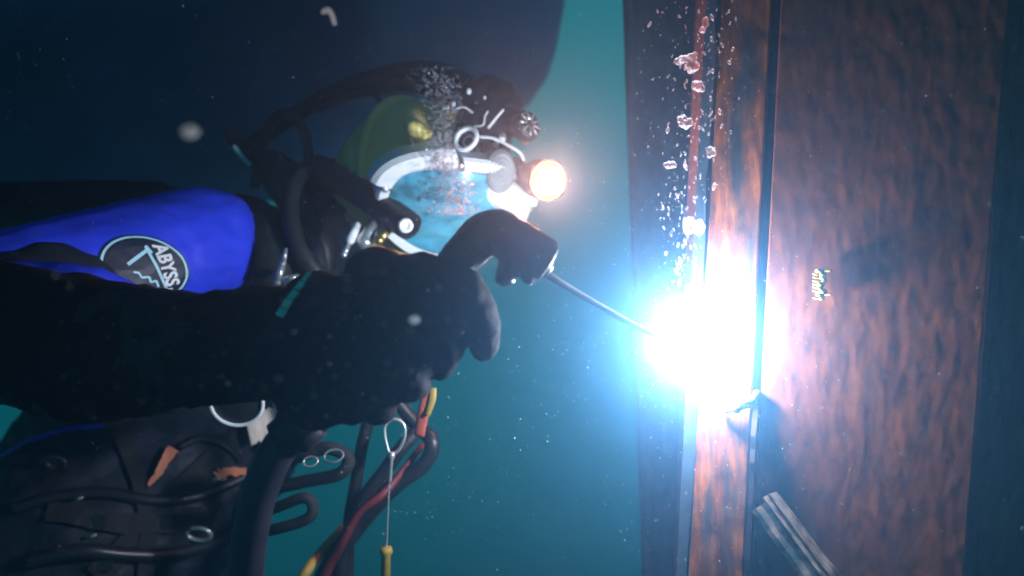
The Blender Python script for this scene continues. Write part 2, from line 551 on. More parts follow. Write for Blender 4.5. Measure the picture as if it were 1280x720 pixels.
child('lower_leg', wavy_bar(0.0080, -0.014, 0.0040, 0.0180, seed=7, shrink=-0.03), M['steel'], bar)

# yellow-green growth on the plate
gp, gn = plate_pt(1028, 356, 0.002)
bm = bmesh.new()
gx = Vector((1, 0, 0)); gx = (gx - gn * gx.dot(gn)).normalized(); gz = gn.cross(gx)
if gz.z < 0: gz = -gz
for i in range(9):
    t = i / 8 - 0.5
    ball(bm, gp + gz * t * 0.026 + gx * random.uniform(-.0025, .0025) + gn * 0.001, 0.0036 * random.uniform(.7, 1.2), 1, (1.2, .8, .7))
    s = random.choice((-1, 1))
    q = gp + gz * (t * 0.026)
    tube(bm, [q, q + gx * s * 0.006 + gn * .003, q + gx * s * 0.0085 + gz * .001 + gn * .002], [0.0011, .0008, .0003], n=2, seg=5)
tag(obj('encrusting_growth', bm, M['algae']), 'small yellow-green growth stuck on the big rusty plate', 'marine growth')

# ------------------------------------------------------------------ big dark hull overhead in the distance
bm = bmesh.new()
prof = [(760, -700), (742, -300), (716, -60), (703, 20), (690, 62), (664, 100), (628, 132), (560, 172), (470, 205), (340, 232), (150, 256), (-150, 280), (-700, 300), (-1400, 310)]
ringsF = []
for dd, k in ((3.0, 0), (3.4, 1), (4.6, 2)):
    row = []
    for j, (x, y) in enumerate(prof):
        p = V(x, y, 3.0)
        p.y = dd
        if k == 2: p = p + Vector((-0.35, 0, 0.35))
        row.append(bm.verts.new(p))
    ringsF.append(row)
cen = bm.verts.new(V(-300, -500, 3.0))
for i in range(len(prof) - 1):
    bm.faces.new((cen, ringsF[0][i], ringsF[0][i + 1]))
    for r in range(2):
        f = bm.faces.new((ringsF[r][i], ringsF[r][i + 1], ringsF[r + 1][i + 1], ringsF[r + 1][i])); f.smooth = True
bmesh.ops.recalc_face_normals(bm, faces=bm.faces)
hull = tag(obj('vessel_hull', bm, M['hull']), 'large dark rounded hull looming dimly behind and above the diver', 'hull')

bm = bmesh.new()
gx_ = [-6.0, -4.0, -2.5, -1.2, -0.3, 0.15, 0.3]; gz_ = [1.15, 1.16, 1.18, 1.22, 1.3, 1.5, 1.9]
G_ = [[bm.verts.new((x, y, z + 0.10 * (y < 0))) for y in (-2.2, -0.5, 1.2, 2.95)] for x, z in zip(gx_, gz_)]
for i in range(len(gx_) - 1):
    for j in range(3):
        f = bm.faces.new((G_[i][j], G_[i + 1][j], G_[i + 1][j + 1], G_[i][j + 1])); f.smooth = True
r_ = bmesh.ops.extrude_face_region(bm, geom=list(bm.faces))
for g in r_['geom']:
    if isinstance(g, bmesh.types.BMVert): g.co.z += 0.05
bmesh.ops.recalc_face_normals(bm, faces=bm.faces)
obj('overhead_light_blocker', bm, M['hull'], hull)  # unseen plate added overhead to keep skylight off helmet and diver

# ================================================================== DIVER
person_bm = bmesh.new()
SH = V(255, 305, 1.12)
EL = V(-40, 402, 0.76)
WR = V(345, 428, 0.612)
chain(person_bm, [V(300, 330, 1.22), SH, V(110, 350, 0.95), EL], [0.10, 0.080, 0.066, 0.062])
chain(person_bm, [EL, V(20, 416, 0.735), V(110, 437, 0.695), V(230, 438, 0.648), WR], [0.060, 0.066, 0.070, 0.050, 0.044])
chain(person_bm, [V(390, 300, 1.26), V(330, 380, 1.33), V(255, 560, 1.32), V(115, 684, 1.22)], [0.075, 0.15, 0.165, 0.205])
chain(person_bm, [V(255, 360, 1.42), V(120, 560, 1.45), V(0, 760, 1.4)], [0.13, 0.15, 0.17])
# far arm hanging down beside the chest
chain(person_bm, [V(330, 400, 1.45), V(300, 560, 1.58), V(230, 800, 1.55), V(330, 960, 1.40)], [0.09, 0.075, 0.065, 0.05])
# legs folded back out of view
chain(person_bm, [V(20, 800, 1.25), V(-60, 1000, 1.05), V(-330, 980, 1.15), V(-520, 980, 1.2)], [0.13, 0.10, 0.075, 0.06])
chain(person_bm, [V(20, 800, 1.5), V(-20, 1000, 1.5), V(-280, 990, 1.6), V(-450, 990, 1.65)], [0.13, 0.10, 0.075, 0.06])
# neck and head inside the helmet
HC = V(545, 222, 1.20)
FN = Vector((0.30, -0.72, -0.50)).normalized()      # where the face looks
HT = Vector((0.72, 0.0, 0.45)); HT = (HT - FN * HT.dot(FN)).normalized()   # crown direction
HS = FN.cross(HT).normalized()
chain(person_bm, [V(390, 300, 1.26), HC - HT * 0.07], [0.068, 0.06])
rotH = Matrix((HS, HT, FN)).transposed()
ball(person_bm, HC + HT * .015, 0.088, 3, (0.86, 1.2, 1.05), rotH)
ball(person_bm, HC - HT * 0.06 + FN * 0.035, 0.052, 2, (0.95, 0.8, 0.9), rotH)       # jaw
capsule(person_bm, HC + HT * 0.012 + FN * 0.090, HC - HT * 0.030 + FN * 0.108, 0.009, 0.014)   # nose
capsule(person_bm, HC + HT * .03 + FN * .082 + HS * .035, HC + HT * .03 + FN * .082 - HS * .035, 0.012, 0.012)   # brow
capsule(person_bm, HC - HT * .058 + FN * .085 + HS * .018, HC - HT * .058 + FN * .085 - HS * .018, 0.008, 0.008)  # mouth
for s in (-1, 1):
    ball(person_bm, HC + HS * s * 0.078, 0.022, 2, (0.4, 1.2, 0.8), rotH)            # ears
pm = remesh(person_bm, 0.0065, 5, 'person', wrinkle=0.007, wscale=11, stretch=(1.0, 1.0, 1.6))
person = tag(obj('person', pm, M['suit']), 'diver in dark suit with blue sleeve reaching out a black-gloved hand to weld', 'person')
bvh_body = BVHTree.FromPolygons([v.co for v in pm.vertices], [p.vertices for p in pm.polygons])
# skin on the face
pm.materials.append(M['skin'])
for p in pm.polygons:
    if (p.center - HC).length < 0.16 and (p.center - HC).dot(FN) > 0.02: p.material_index = 1
for s in (-1, 1):
    b = bmesh.new(); ball(b, HC + HT * .008 + FN * .083 + HS * s * .031 - FN * .004, 0.0115, 2)
    obj('eye', b, M['dark'], person)

# blue sleeve
b = bmesh.new()
chain(b, [SH, V(190, 323, 1.03), V(90, 352, 0.94), V(-40, 388, 0.83), V(-120, 402, 0.78)], [0.0895, 0.088, 0.084, 0.080, 0.074])
ball(b, V(283, 300, 1.11), 0.062, 3, (0.75, 1, 1.12))
slv = remesh(b, 0.005, 5, 'sleeve', wrinkle=0.0032, wscale=14, stretch=(.7, 1, 1.4))
sleeve = obj('sleeve', slv, M['blue'], person)
tag(sleeve, 'bright blue upper sleeve with a round patch')
bvh_s = BVHTree.FromPolygons([v.co for v in slv.vertices], [p.vertices for p in slv.polygons])
# blue fold at the elbow, lying over the patch
b = bmesh.new()
chain(b, [V(-120, 390, 0.74), V(20, 372, 0.76), V(110, 373, 0.775), V(190, 390, 0.80)], [0.048, 0.041, 0.037, 0.026])
obj('sleeve_fold', remesh(b, 0.0045, 5, 'fold', wrinkle=0.003, wscale=16), M['blue'], person)
# black forearm gauntlet
b = bmesh.new()
chain(b, [V(-70, 405, .755), V(20, 418, 0.735), V(110, 437, 0.692), V(170, 440, .668), V(235, 438, 0.646), V(300, 430, .622), WR], [0.066, 0.069, 0.0705, 0.0615, 0.0505, 0.0485, 0.0485])
obj('forearm_sleeve', remesh(b, 0.004, 4, 'gaunt', wrinkle=0.0045, wscale=18, stretch=(1.6, 1, .7)), M['neoprene'], person)

# black glove closed round the handle
b = bmesh.new()
chain(b, [V(330, 432, .614), V(362, 428, .608)], [0.0465, 0.0465])
for p, r in ((V(400, 392, .603), .036), (V(470, 347, .605), .0265), (V(430, 425, .602), .046), (V(398, 478, .612), .040), (V(528, 352, .603), .0245), (V(480, 395, .598), .038), (V(450, 455, .605), .032), (V(533, 385, .602), .033), (V(548, 405, .606), .027), (V(516, 440, .606), .026), (V(482, 472, .608), .025), (V(440, 490, .612), .028)):
    ball(b, p, r, 3)
fingers = [
    ([V(505, 345, .594), V(580, 364, .596), V(600, 404, .606), V(606, 432, .622)], [.0185, .0195, .0175, .0135]),
    ([V(495, 380, .588), V(548, 406, .592), V(556, 434, .606), V(550, 454, .622)], [.0180, .0190, .0175, .0145]),
    ([V(458, 422, .588), V(503, 458, .592), V(517, 480, .610), V(510, 486, .624)], [.0165, .0165, .0150, .0130]),
    ([V(425, 458, .592), V(458, 490, .597), V(474, 507, .612), V(470, 512, .624)], [.0160, .0165, .0155, .0135]),
    ([V(405, 400, .625), V(470, 352, .655), V(530, 340, .668), V(566, 345, .664)], [.021, .0175, .0155, .0125])]
for pts, rr in fingers:
    chain(b, pts, rr)
glove = obj('glove', remesh(b, 0.0021, 4, 'glove', wrinkle=0.0014, wscale=55), M['neoprene'], person)
tag(glove, 'black rubber work glove gripping the welding handle')
bvh_g = BVHTree.FromPolygons([v.co for v in glove.data.vertices], [p.vertices for p in glove.data.polygons])

def drape(pts_px, bvhs, lift, start=0.0):
    out = []
    for (x, y) in pts_px:
        d = V(x, y, 1).normalized()
        best = None
        for bv in bvhs:
            h = bv.ray_cast(d * start, d)
            if h[0] is not None and (best is None or h[3] < best[1]):
                best = (h[0], h[3], h[1])
        if best is None:
            out.append(None)
        else:
            nn = best[2]
            if nn.dot(d) > 0: nn = -nn
            out.append(best[0] + nn * lift)
    return out
# teal print on the wrist strap
gmesh = bpy.data.objects['forearm_sleeve'].data
bvh_f = BVHTree.FromPolygons([v.co for v in gmesh.vertices], [p.vertices for p in gmesh.polygons])
for i in range(5):
    x0 = 350 + i * 7.6; y0 = 397 - i * 11.0
    x1 = x0 + 7.0; y1 = y0 - 9.8
    w = 6.2 - i * 0.75
    corners = [(x0 - w * .8, y0 - w * .35), (x0 + w * .8, y0 + w * .35), (x1 + w * .75, y1 + w * .3), (x1 - w * .7 + random.uniform(-1, 1), y1 - w * .35)]
    ptsd = drape(corners, (bvh_g, bvh_f), 0.0022)
    if any(p is None for p in ptsd): continue
    b = bmesh.new()
    vs_ = [b.verts.new(p) for p in ptsd]
    f = b.faces.new(vs_)
    r = bmesh.ops.extrude_face_region(b, geom=[f])
    for g in r['geom']:
        if isinstance(g, bmesh.types.BMVert): g.co += Vector((0, -0.0012, 0))
    bmesh.ops.recalc_face_normals(b, faces=b.faces)
    obj('strap_print', b, M['teal'], glove)

# round patch on the sleeve
pc = drape([(183, 336)], (bvh_s,), 0.0)[0]
hit = bvh_s.ray_cast(Vector((0, 0, 0)), pc.normalized())
pn = hit[1]
if pn.dot(pc) > 0: pn = -pn
pn = (pn * 0.5 + (-pc.normalized()) * 0.5).normalized()
PX = Vector((1, 0, 0)); PX = (PX - pn * PX.dot(pn)).normalized()
PZ = pn.cross(PX)
if PZ.z < 0: PZ = -PZ
MM = pc.length / F                                # metres per photo pixel on the patch
def on_sleeve(u, v, lift):
    """u right, v down in photo pixels from the patch centre"""
    q = pc + PX * u * MM - PZ * v * MM
    h = bvh_s.ray_cast(q + pn * 0.1, -pn)
    p = h[0] if h[0] is not None else q
    return p + pn * lift
TH = math.radians(70)
def patch_mesh(polys2d, lift, thick=0.0008):
    b = bmesh.new()
    for poly in polys2d:
        vs_ = [b.verts.new(on_sleeve(u, v, lift)) for (u, v) in poly]
        try: b.faces.new(vs_)
        except ValueError: pass
    return b
def ell(r, k, n=48):
    out = []
    for i in range(n):
        a = 2 * math.pi * i / n
        out.append((r * 50 * math.cos(a), r * 38 * math.sin(a) + 0.18 * r * 50 * math.cos(a) * 0.6))
    return out
def ringpolys(r0, r1, n=64):
    A = ell(r0, 0, n); B = ell(r1, 0, n)
    return [(A[i], A[(i + 1) % n], B[(i + 1) % n], B[i]) for i in range(n)]
polys = []
for k in range(6):
    polys += ringpolys(k / 6 if k else 0.02, (k + 1) / 6, 48)
patch = obj('patch', patch_mesh(polys, 0.0012), M['logoblack'], sleeve)
tag(patch, 'round dark patch with slanted white lettering inside a pale ring')
obj('patch_ring', patch_mesh(ringpolys(0.90, 0.955), 0.0020), M['logoline'], patch)
def stroke(p, q, w):
    dx = q[0] - p[0]; dy = q[1] - p[1]; L = math.hypot(dx, dy); nx = -dy / L * w / 2; ny = dx / L * w / 2
    n = max(2, int(L / 5)); out = []
    for i in range(n):
        a = i / n; c = (i + 1) / n
        out.append(((p[0] + dx * a + nx, p[1] + dy * a + ny), (p[0] + dx * c + nx, p[1] + dy * c + ny), (p[0] + dx * c - nx, p[1] + dy * c - ny), (p[0] + dx * a - nx, p[1] + dy * a - ny)))
    return out
pl = stroke((-1, -25), (25, 25), 3.2) + stroke((3, -23), (-20, -4), 4.0) + stroke((-1, -26), (6, -18), 3) + stroke((22, 24), (31, 22), 3) + stroke((14, 24), (24, 25), 2.5)
pl += stroke((-14, 4), (-8, 5), 2.2) + stroke((-9, 4), (-5, 10), 2.2) + stroke((-5, 10), (3, 9), 2.2) + stroke((3, 9), (5, 15), 2.4) + stroke((5, 15), (11, 13), 2.2) + stroke((11, 13), (14, 20), 2.4)
obj('patch_emblem', patch_mesh(pl, 0.0022), M['logoline'], patch)
cu = bpy.data.curves.new('abyss', 'FONT')
cu.body = 'ABYSS'; cu.size = 1.0; cu.shear = 0.15; cu.offset = 0.034; cu.resolution_u = 3
to = bpy.data.objects.new('t', cu); C.objects.link(to)
dg = bpy.context.evaluated_depsgraph_get()
tm = bpy.data.meshes.new_from_object(to.evaluated_get(dg))
bpy.data.objects.remove(to)
xs = [v.co.x for v in tm.vertices]; w0 = min(xs); w1 = max(xs)
L = 52.0; HGT = 17.0
b = bmesh.new(); b.from_mesh(tm)
ys = [v.co.y for v in tm.vertices]; y0_, y1_ = min(ys), max(ys)
for v in b.verts:
    s = (v.co.x - w0) / (w1 - w0) * L; t = (v.co.y - y0_) / (y1_ - y0_) * HGT
    bx, by = 7.0, -30.0
    u = bx + math.cos(TH) * s + math.sin(TH) * t - 1.5
    vv = by + math.sin(TH) * s - math.cos(TH) * t + 2.5
    v.co = on_sleeve(u, vv, 0.0026)
obj('patch_lettering', b, M['logowhite'], patch)

# shoulder yoke / neck seal behind the sleeve
b = bmesh.new()
chain(b, [V(300, 275, 1.2), V(335, 300, 1.16), V(338, 345, 1.14)], [0.045, 0.055, 0.05])
obj('neck_seal', remesh(b, 0.005, 4, 'seal', wrinkle=.003, wscale=20), M['rubber'], person)

# chest harness on the suit
def web_strip(pts_px, w, lift, mat, name, parent, bvhs=(bvh_body,), taper=1.0, rag=0.0):
    P = []
    for i in range(len(pts_px) - 1):
        for k in range(6):
            t = k / 6
            P.append((pts_px[i][0] + (pts_px[i + 1][0] - pts_px[i][0]) * t, pts_px[i][1] + (pts_px[i + 1][1] - pts_px[i][1]) * t))
    P.append(pts_px[-1])
    L_ = []; R_ = []
    for i, (x, y) in enumerate(P):
        a = P[max(i - 1, 0)]; c = P[min(i + 1, len(P) - 1)]
        dx = c[0] - a[0]; dy = c[1] - a[1]; l = math.hypot(dx, dy)
        w_ = w * (1 - (1 - taper) * i / (len(P) - 1)) * (1 + rag * noise.noise(Vector((i * .8, w, 2))))
        L_.append((x - dy / l * w_, y + dx / l * w_)); R_.append((x + dy / l * w_, y - dx / l * w_))
    A = drape(L_, bvhs, lift, 0.92); B = drape(R_, bvhs, lift, 0.92)
    b = bmesh.new(); pv = None
    for p, q in zip(A, B):
        if p is None or q is None: pv = None; continue
        cur = (b.verts.new(p), b.verts.new(q))
        if pv: b.faces.new((pv[0], pv[1], cur[1], cur[0]))
        pv = cur
    r = bmesh.ops.extrude_face_region(b, geom=list(b.faces))
    for g in r['geom']:
        if isinstance(g, bmesh.types.BMVert): g.co -= g.co.normalized() * 0.003
    bmesh.ops.recalc_face_normals(b, faces=b.faces)
    return obj(name, b, mat, parent)
web_strip([(330, 520), (240, 600), (150, 690), (120, 720)], 15, 0.004, M['strap'], 'harness_strap', person)
web_strip([(60, 640), (160, 655), (260, 645), (330, 625)], 13, 0.007, M['strap'], 'waist_strap', person)
web_strip([(218, 563), (206, 578), (196, 592), (185, 607)], 5.5, 0.012, M['orange'], 'pull_tab', person, taper=0.35, rag=.3)
web_strip([(268, 594), (280, 586), (306, 586)], 6, 0.012, M['orange'], 'chest_tab', person, taper=.6, rag=1.2)
web_strip([(306, 530), (325, 526), (345, 520), (372, 506)], 20, 0.03, M['beige'], 'cloth_patch', person, rag=.6)
for (x, y, rx, ry, m_) in ((77, 585, 12, 8, 'teal'), (242, 662, 15, 9, 'chrome')):
    p = drape([(x, y)], (bvh_body,), 0.014, 0.92)[0]
    b = bmesh.new(); k = p.y / F
    ring_loop(b, p, Vector((rx * k, 0, -0.1 * rx * k)), Vector((0.2 * ry * k, -0.4 * ry * k, ry * k)), 0.0035, 28, 8)
    obj('harness_ring', b, M[m_] if m_ == 'chrome' else M['dark'], person)

web_strip([(2, 572), (30, 556), (60, 545), (95, 537), (130, 534)], 2.6, 0.004, M['blue'], 'painted_rim_light', person)  # blue strip painting the rim light along the suit's edge
web_strip([(150, 540), (175, 600), (185, 660), (180, 720)], 10, 0.006, M['strap'], 'harness_strap', person)
def body_hose(pts, r, mat, name):
    P = [p for p in drape(pts, (bvh_body,), r * 0.8, 0.92) if p is not None]
    b = bmesh.new(); tube(b, P, r, n=6, seg=10)
    return obj(name, b, mat, person)
body_hose([(20, 640), (70, 622), (130, 618), (190, 628), (250, 618), (310, 590)], .009, M['cablemat'], 'suit_hose')
body_hose([(40, 700), (100, 688), (160, 694), (220, 690), (290, 668)], .011, M['cablemat'], 'suit_hose')
body_hose([(225, 560), (250, 548), (280, 556), (300, 575)], .006, M['rubber'], 'suit_hose')
for (x, y) in ((120, 655), (206, 652), (275, 640), (128, 705)):
    p = drape([(x, y)], (bvh_body,), 0.010, 0.92)[0]
    b = bmesh.new(); box(b, p, (1, 0, .1), (0, 1, -.3), (-.1, .3, 1), .013, .003, .010, .0015)
    obj('buckle', b, M['dark'], person)
for (x, y) in ((96, 628), (262, 600), (316, 640), (300, 690), (112, 672)):
    p = drape([(x, y)], (bvh_body,), 0.012, 0.92)[0]
    b = bmesh.new(); capsule(b, p, p + Vector((.010, -.002, .003)), .0028, .0022)
    obj('clip', b, M['chrome'], person)

# bailout pack on the back
b = bmesh.new()
lathe(b, V(-260, 300, 1.30), V(262, 282, 1.42) - V(-260, 300, 1.30), [(0, .02), (0, .07), (.02, .088), (.05, .093), (.52, .093), (.62, .088), (.68, .06), (.70, .03), (.72, .018), (.76, .018)], 36)
bt = tag(obj('bailout_cylinder', b, M['dark']), 'dark bailout gas cylinder lying along the back above the blue sleeve', 'gas cylinder')

# ------------------------------------------------------------------ helmet
hel = thing('diving_helmet', "yellow hard diving helmet with wide faceplate on the diver's head", 'diving helmet', HC - HT * 0.16)
# shell, opened towards the face
b = bmesh.new()
SC = V(516, 226, 1.235)
ball(b, SC, 0.122, 4, (1.0, 1.05, 1.05))
for v in b.verts:
    q = v.co - SC
    a = q.dot(FN)
    if a > 0.085: v.co -= FN * (a - 0.085)
    q = v.co - SC
    s = q.dot(HT)
    v.co += HT * s * 0.12
child('shell', b, M['yellow'], hel)
# reinforcing ridge and rear weight
b = bmesh.new()
ring_loop(b, SC + HT * 0.005, HS * 0.131, FN * 0.10 - HT * 0.085, 0.009, 48, 10)
child('shell_ridge', b, M['yellow'], hel)
# faceplate: a curved oval port
PCN = V(578, 268, 1.095)
pfx = Vector((0.94, 0.22, -0.16)); pfx = (pfx - FN * pfx.dot(FN)).normalized()
pfy = FN.cross(pfx).normalized()
if pfy.z < 0: pfy = -pfy
AX, AY = 0.108, 0.070
def port_pt(a, k, bulge):
    ca = math.cos(a); sa = math.sin(a)
    sx = abs(ca) ** 0.8 * (1 if ca >= 0 else -1); sy = abs(sa) ** 0.8 * (1 if sa >= 0 else -1)
    u = sx * AX * k; v = sy * AY * k
    return PCN + pfx * u + pfy * v + FN * (bulge - 0.35 * u * u / AX - 0.10 * v * v / AY)
b = bmesh.new()
n = 56; prev = None
c0 = b.verts.new(port_pt(0, 0.0, 0.012))
for k in range(1, 9):
    row = [b.verts.new(port_pt(2 * math.pi * i / n, k / 8, 0.012)) for i in range(n)]
    for i in range(n):
        f = b.faces.new((c0, row[i], row[(i + 1) % n])) if prev is None else b.faces.new((prev[i], row[i], row[(i + 1) % n], prev[(i + 1) % n]))
        f.smooth = True
    prev = row
child('faceplate', b, M['glass'], hel)
# frame round the port, in clamped sections
def frame_piece(a0_, a1_, w, h, name, mat, k0=1.0, out=0.0):
    b = bmesh.new(); prev = None; st = max(4, int((a1_ - a0_) / 0.08))
    sect = [(0.0, -0.03), (0.0, h * .7), (w * .2, h), (w * .8, h * .9), (w, h * .4), (w, -0.022)]
    for i in range(st + 1):
        a = a0_ + (a1_ - a0_) * i / st
        p = port_pt(a, k0, out)
        o = (p - PCN); o = (o - FN * o.dot(FN)).normalized()
        row = [b.verts.new(p + o * x + FN * y) for (x, y) in sect]
        if prev:
            for k in range(len(sect)):
                f = b.faces.new((prev[k], prev[(k + 1) % len(sect)], row[(k + 1) % len(sect)], row[k]))
        else: b.faces.new(row)
        prev = row
    b.faces.new(list(reversed(prev)))
    bmesh.ops.recalc_face_normals(b, faces=b.faces)
    return child(name, b, mat, hel)
frame_piece(1.72, 2.95, 0.032, 0.016, 'port_frame', M['white'])
frame_piece(1.06, 1.66, 0.020, 0.014, 'port_frame', M['white'])
frame_piece(0.10, 1.02, 0.026, 0.014, 'port_frame', M['white'])
frame_piece(3.0, 4.60, 0.018, 0.014, 'port_frame', M['white'])
frame_piece(4.64, 6.33, 0.016, 0.012, 'port_frame', M['white'])
for a in (1.69, 1.04, 0.06, 4.62, 2.98):
    b = bmesh.new(); p = port_pt(a, 1.0, 0.004); o = (p - PCN).normalized()
    lathe(b, p + o * 0.010, FN, [(0, .001), (0, .0055), (.014, .0055), (.016, .004), (.016, .0005)], 10)
    child('frame_bolt', b, M['chrome'], hel)
# side exhaust cover with concentric ridges
EC = V(626, 214, 1.075)
en = Vector((0.40, -0.88, -0.12)).normalized()
b = bmesh.new()
lathe(b, EC, en, [(-.07, .001), (-.07, .030), (-.004, .033), (0.002, .031), (.002, .0265), (.006, .025), (.002, .022), (.002, .0195), (.006, .018), (.002, .0155), (.002, .013), (.006, .0115), (.002, .009), (.004, .004), (.004, .0005)], 32, sx=0.72)
child('exhaust_cover', b, surf('grey_cover', (0.22, 0.24, 0.25), 0.5), hel)
b = bmesh.new()
for p, r in ((V(612, 232, 1.11), .034), (V(634, 246, 1.105), .026), (V(590, 232, 1.12), .022), (V(648, 262, 1.10), .018)):
    ball(b, p, r, 3)
child('regulator_body', remesh(b, .004, 4, 'reg'), M['white'], hel)
# dark upper fittings
b = bmesh.new()
ball(b, V(612, 128, 1.20), 0.052, 3, (1.0, .9, .85))
capsule(b, V(612, 128, 1.20), V(600, 195, 1.17), 0.042, 0.05)
capsule(b, V(628, 148, 1.17), V(652, 156, 1.13), 0.026, 0.022)
child('valve_block', remesh(b, .004, 4, 'vb', wrinkle=.002, wscale=40), M['dark'], hel)
# cup-shaped knob
KD = Vector((-0.42, -0.85, 0.30)).normalized()
KC = V(585, 176, 1.075)
b = bmesh.new()
lathe(b, KC - KD * 0.012, KD, [(0, .001), (0, .012), (.006, .017), (.012, .0195), (.017, .0195), (.018, .0175), (.014, .0135), (.006, .010), (.004, .007), (.007, .004), (.007, .0005)], 28)
knob = child('steady_flow_knob', b, M['dark'], hel)
b = bmesh.new()
ku = KD.cross(Vector((0, 0, 1))).normalized(); kw = KD.cross(ku).normalized()
ring_loop(b, KC + KD * .006, ku * .0175, kw * .0175, .0038, 36, 10)
o_ = obj('knob_rim', b, M['white'], knob); o_.matrix_parent_inverse = Matrix.Translation(-root_loc(hel)) if False else Matrix.Identity(4)
b = bmesh.new()
ring_loop(b, KC - KD * .002, ku * .0085, kw * .0085, .0016, 24, 8)
obj('knob_step', b, M['chrome'], knob)
b = bmesh.new()
tube(b, [KC - KD * 0.010, V(600, 185, 1.13)], .007, n=1, seg=10)
child('knob_stem', b, M['chrome'], hel)
# ribbed knob
RD = Vector((0.62, -0.74, 0.22)).normalized()
RC = V(660, 156, 1.075)
b = bmesh.new()
lathe(b, RC - RD * .02, RD, [(0, .002), (0, .017), (.004, .021), (.020, .0215), (.024, .019), (.025, .012), (.022, .009), (.024, .005), (.024, .0005)], 40, wob=0.06)
child('adjustment_knob', b, M['dark'], hel)
for i in range(9):
    a = 2 * math.pi * i / 9
    u = RD.cross(Vector((0, 0, 1))).normalized(); w = RD.cross(u)
    b = bmesh.new()
    o = u * math.cos(a) + w * math.sin(a)
    tube(b, [RC + RD * .0055 + o * .006, RC + RD * .0055 + o * .019], [.0012, .0016], n=1, seg=6)
    child('knob_rib', b, M['chrome'], hel)
# wire bail and small rods, white base colour standing for metal glints
def wire(name, pts, r, mat):
    b = bmesh.new(); tube(b, pts, r, n=6, seg=8)
    return child(name, b, mat, hel)
wire('wire_bail', [V(600, 171, 1.07), V(618, 173, 1.065), V(636, 182, 1.06), (V(650, 191, 1.06)), V(655, 201, 1.06)], .0022, M['white'])
wire('guard_rod', [V(610, 160, 1.08), V(618, 150, 1.08), V(629, 137, 1.085)], .0022, M['white'])
wire('guard_rod', [V(568, 137, 1.11), V(580, 134, 1.10), V(591, 141, 1.10)], .0014, M['white'])
wire('guard_rod', [V(592, 158, 1.09), V(604, 156, 1.08), V(606, 146, 1.08), V(610, 139, 1.08)], .0013, M['white'])
for (x, y, r) in ((586, 114, .004), (567, 130, .0034), (606, 122, .0022), (657, 176, .005), (628, 172, .006), (620, 180, .005)):
    b = bmesh.new(); ball(b, V(x, y, 1.10), r, 2, (1, 1, 1.25)); child('glint_fitting', b, M['white'], hel)  # white beads painting the small highlights on the upper helmet
# boss for the arc-lit shell patch, the light put into a brighter yellow
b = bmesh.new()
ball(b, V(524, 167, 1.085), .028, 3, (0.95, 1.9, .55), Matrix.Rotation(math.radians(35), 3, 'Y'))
child('lit_shell_patch', b, surf('arc_lit_shell_yellow', (0.78, 0.66, 0.20), 0.4), hel)
# dark side tube with bright end bolt
b = bmesh.new()
tube(b, [V(398, 210, 1.18), V(440, 234, 1.13), V(480, 260, 1.085), V(512, 283, 1.05)], [.022, .022, .022, .021], n=6, seg=18)
child('air_tube', b, M['rubber'], hel)
b = bmesh.new()
lathe(b, V(507, 282, 1.028), Vector((.25, -.95, -.1)), [(-.006, .001), (-.006, .0105), (.003, .0105), (.005, .009), (.005, .006), (.003, .005), (.003, .0005)], 16)
child('tube_bolt', b, M['white'], hel)
# neck ring fittings
for (x0, y0, x1, y1, d, r, mt) in ((438, 300, 446, 282, 1.06, .007, 'white'), (456, 302, 468, 280, 1.07, .012, 'chrome'), (474, 300, 486, 286, 1.06, .008, 'brass'), (430, 318, 436, 304, 1.05, .005, 'chrome')):
    b = bmesh.new(); capsule(b, V(x0, y0, d), V(x1, y1, d + .01), r, r * .8); child('neck_fitting', b, M[mt], hel)
b = bmesh.new()
ring_loop(b, V(430, 285, 1.2), Vector((0.03, .10, .06)), Vector((-.06, -.02, .09)), .014, 40, 10)
child('neck_ring', b, M['dark'], hel)
# collar clips seen beside the sleeve
for (x0, y0, x1, y1, r) in ((347, 352, 353, 330, .006), (355, 327, 357, 312, .0035), (358, 350, 372, 346, .006)):
    b = bmesh.new(); capsule(b, V(x0, y0, 1.06), V(x1, y1, 1.06), r, r * .8); child('collar_clip', b, M['chrome'], hel)

# ------------------------------------------------------------------ helmet lamp
LD = Vector((0.42, -0.88, -0.22)).normalized()
LC = V(685, 226, 1.06)
lamp = thing('helmet_lamp', 'lit round lamp glowing warm orange-white at the front of the helmet', 'lamp', LC - LD * 0.09)
b = bmesh.new()
lathe(b, LC, LD, [(-.085, .002), (-.085, .016), (-.06, .022), (-.03, .029), (-.004, .031), (.002, .031), (.002, .0275), (-.006, .0265), (-.006, .001)], 32)
child('housing', b, surf('lamp_red_housing', (0.055, 0.010, 0.008), 0.5), lamp)
b = bmesh.new()
lathe(b, LC, LD, [(-.005, .001), (-.005, .0262), (-.001, .0255), (.001, .021), (.001, .0005)], 32)
child('reflector', b, M['lamp'], lamp)
b = bmesh.new()
lathe(b, LC, LD, [(.002, .001), (.002, .0195), (.006, .0175), (.011, .011), (.0125, .0005)], 28)
child('lens', b, M['bulb'], lamp)
b = bmesh.new()
tube(b, [LC - LD * .075, V(648, 205, 1.13), V(620, 205, 1.16)], [.009, .009, .01], n=5, seg=10)
child('bracket', b, M['dark'], lamp)

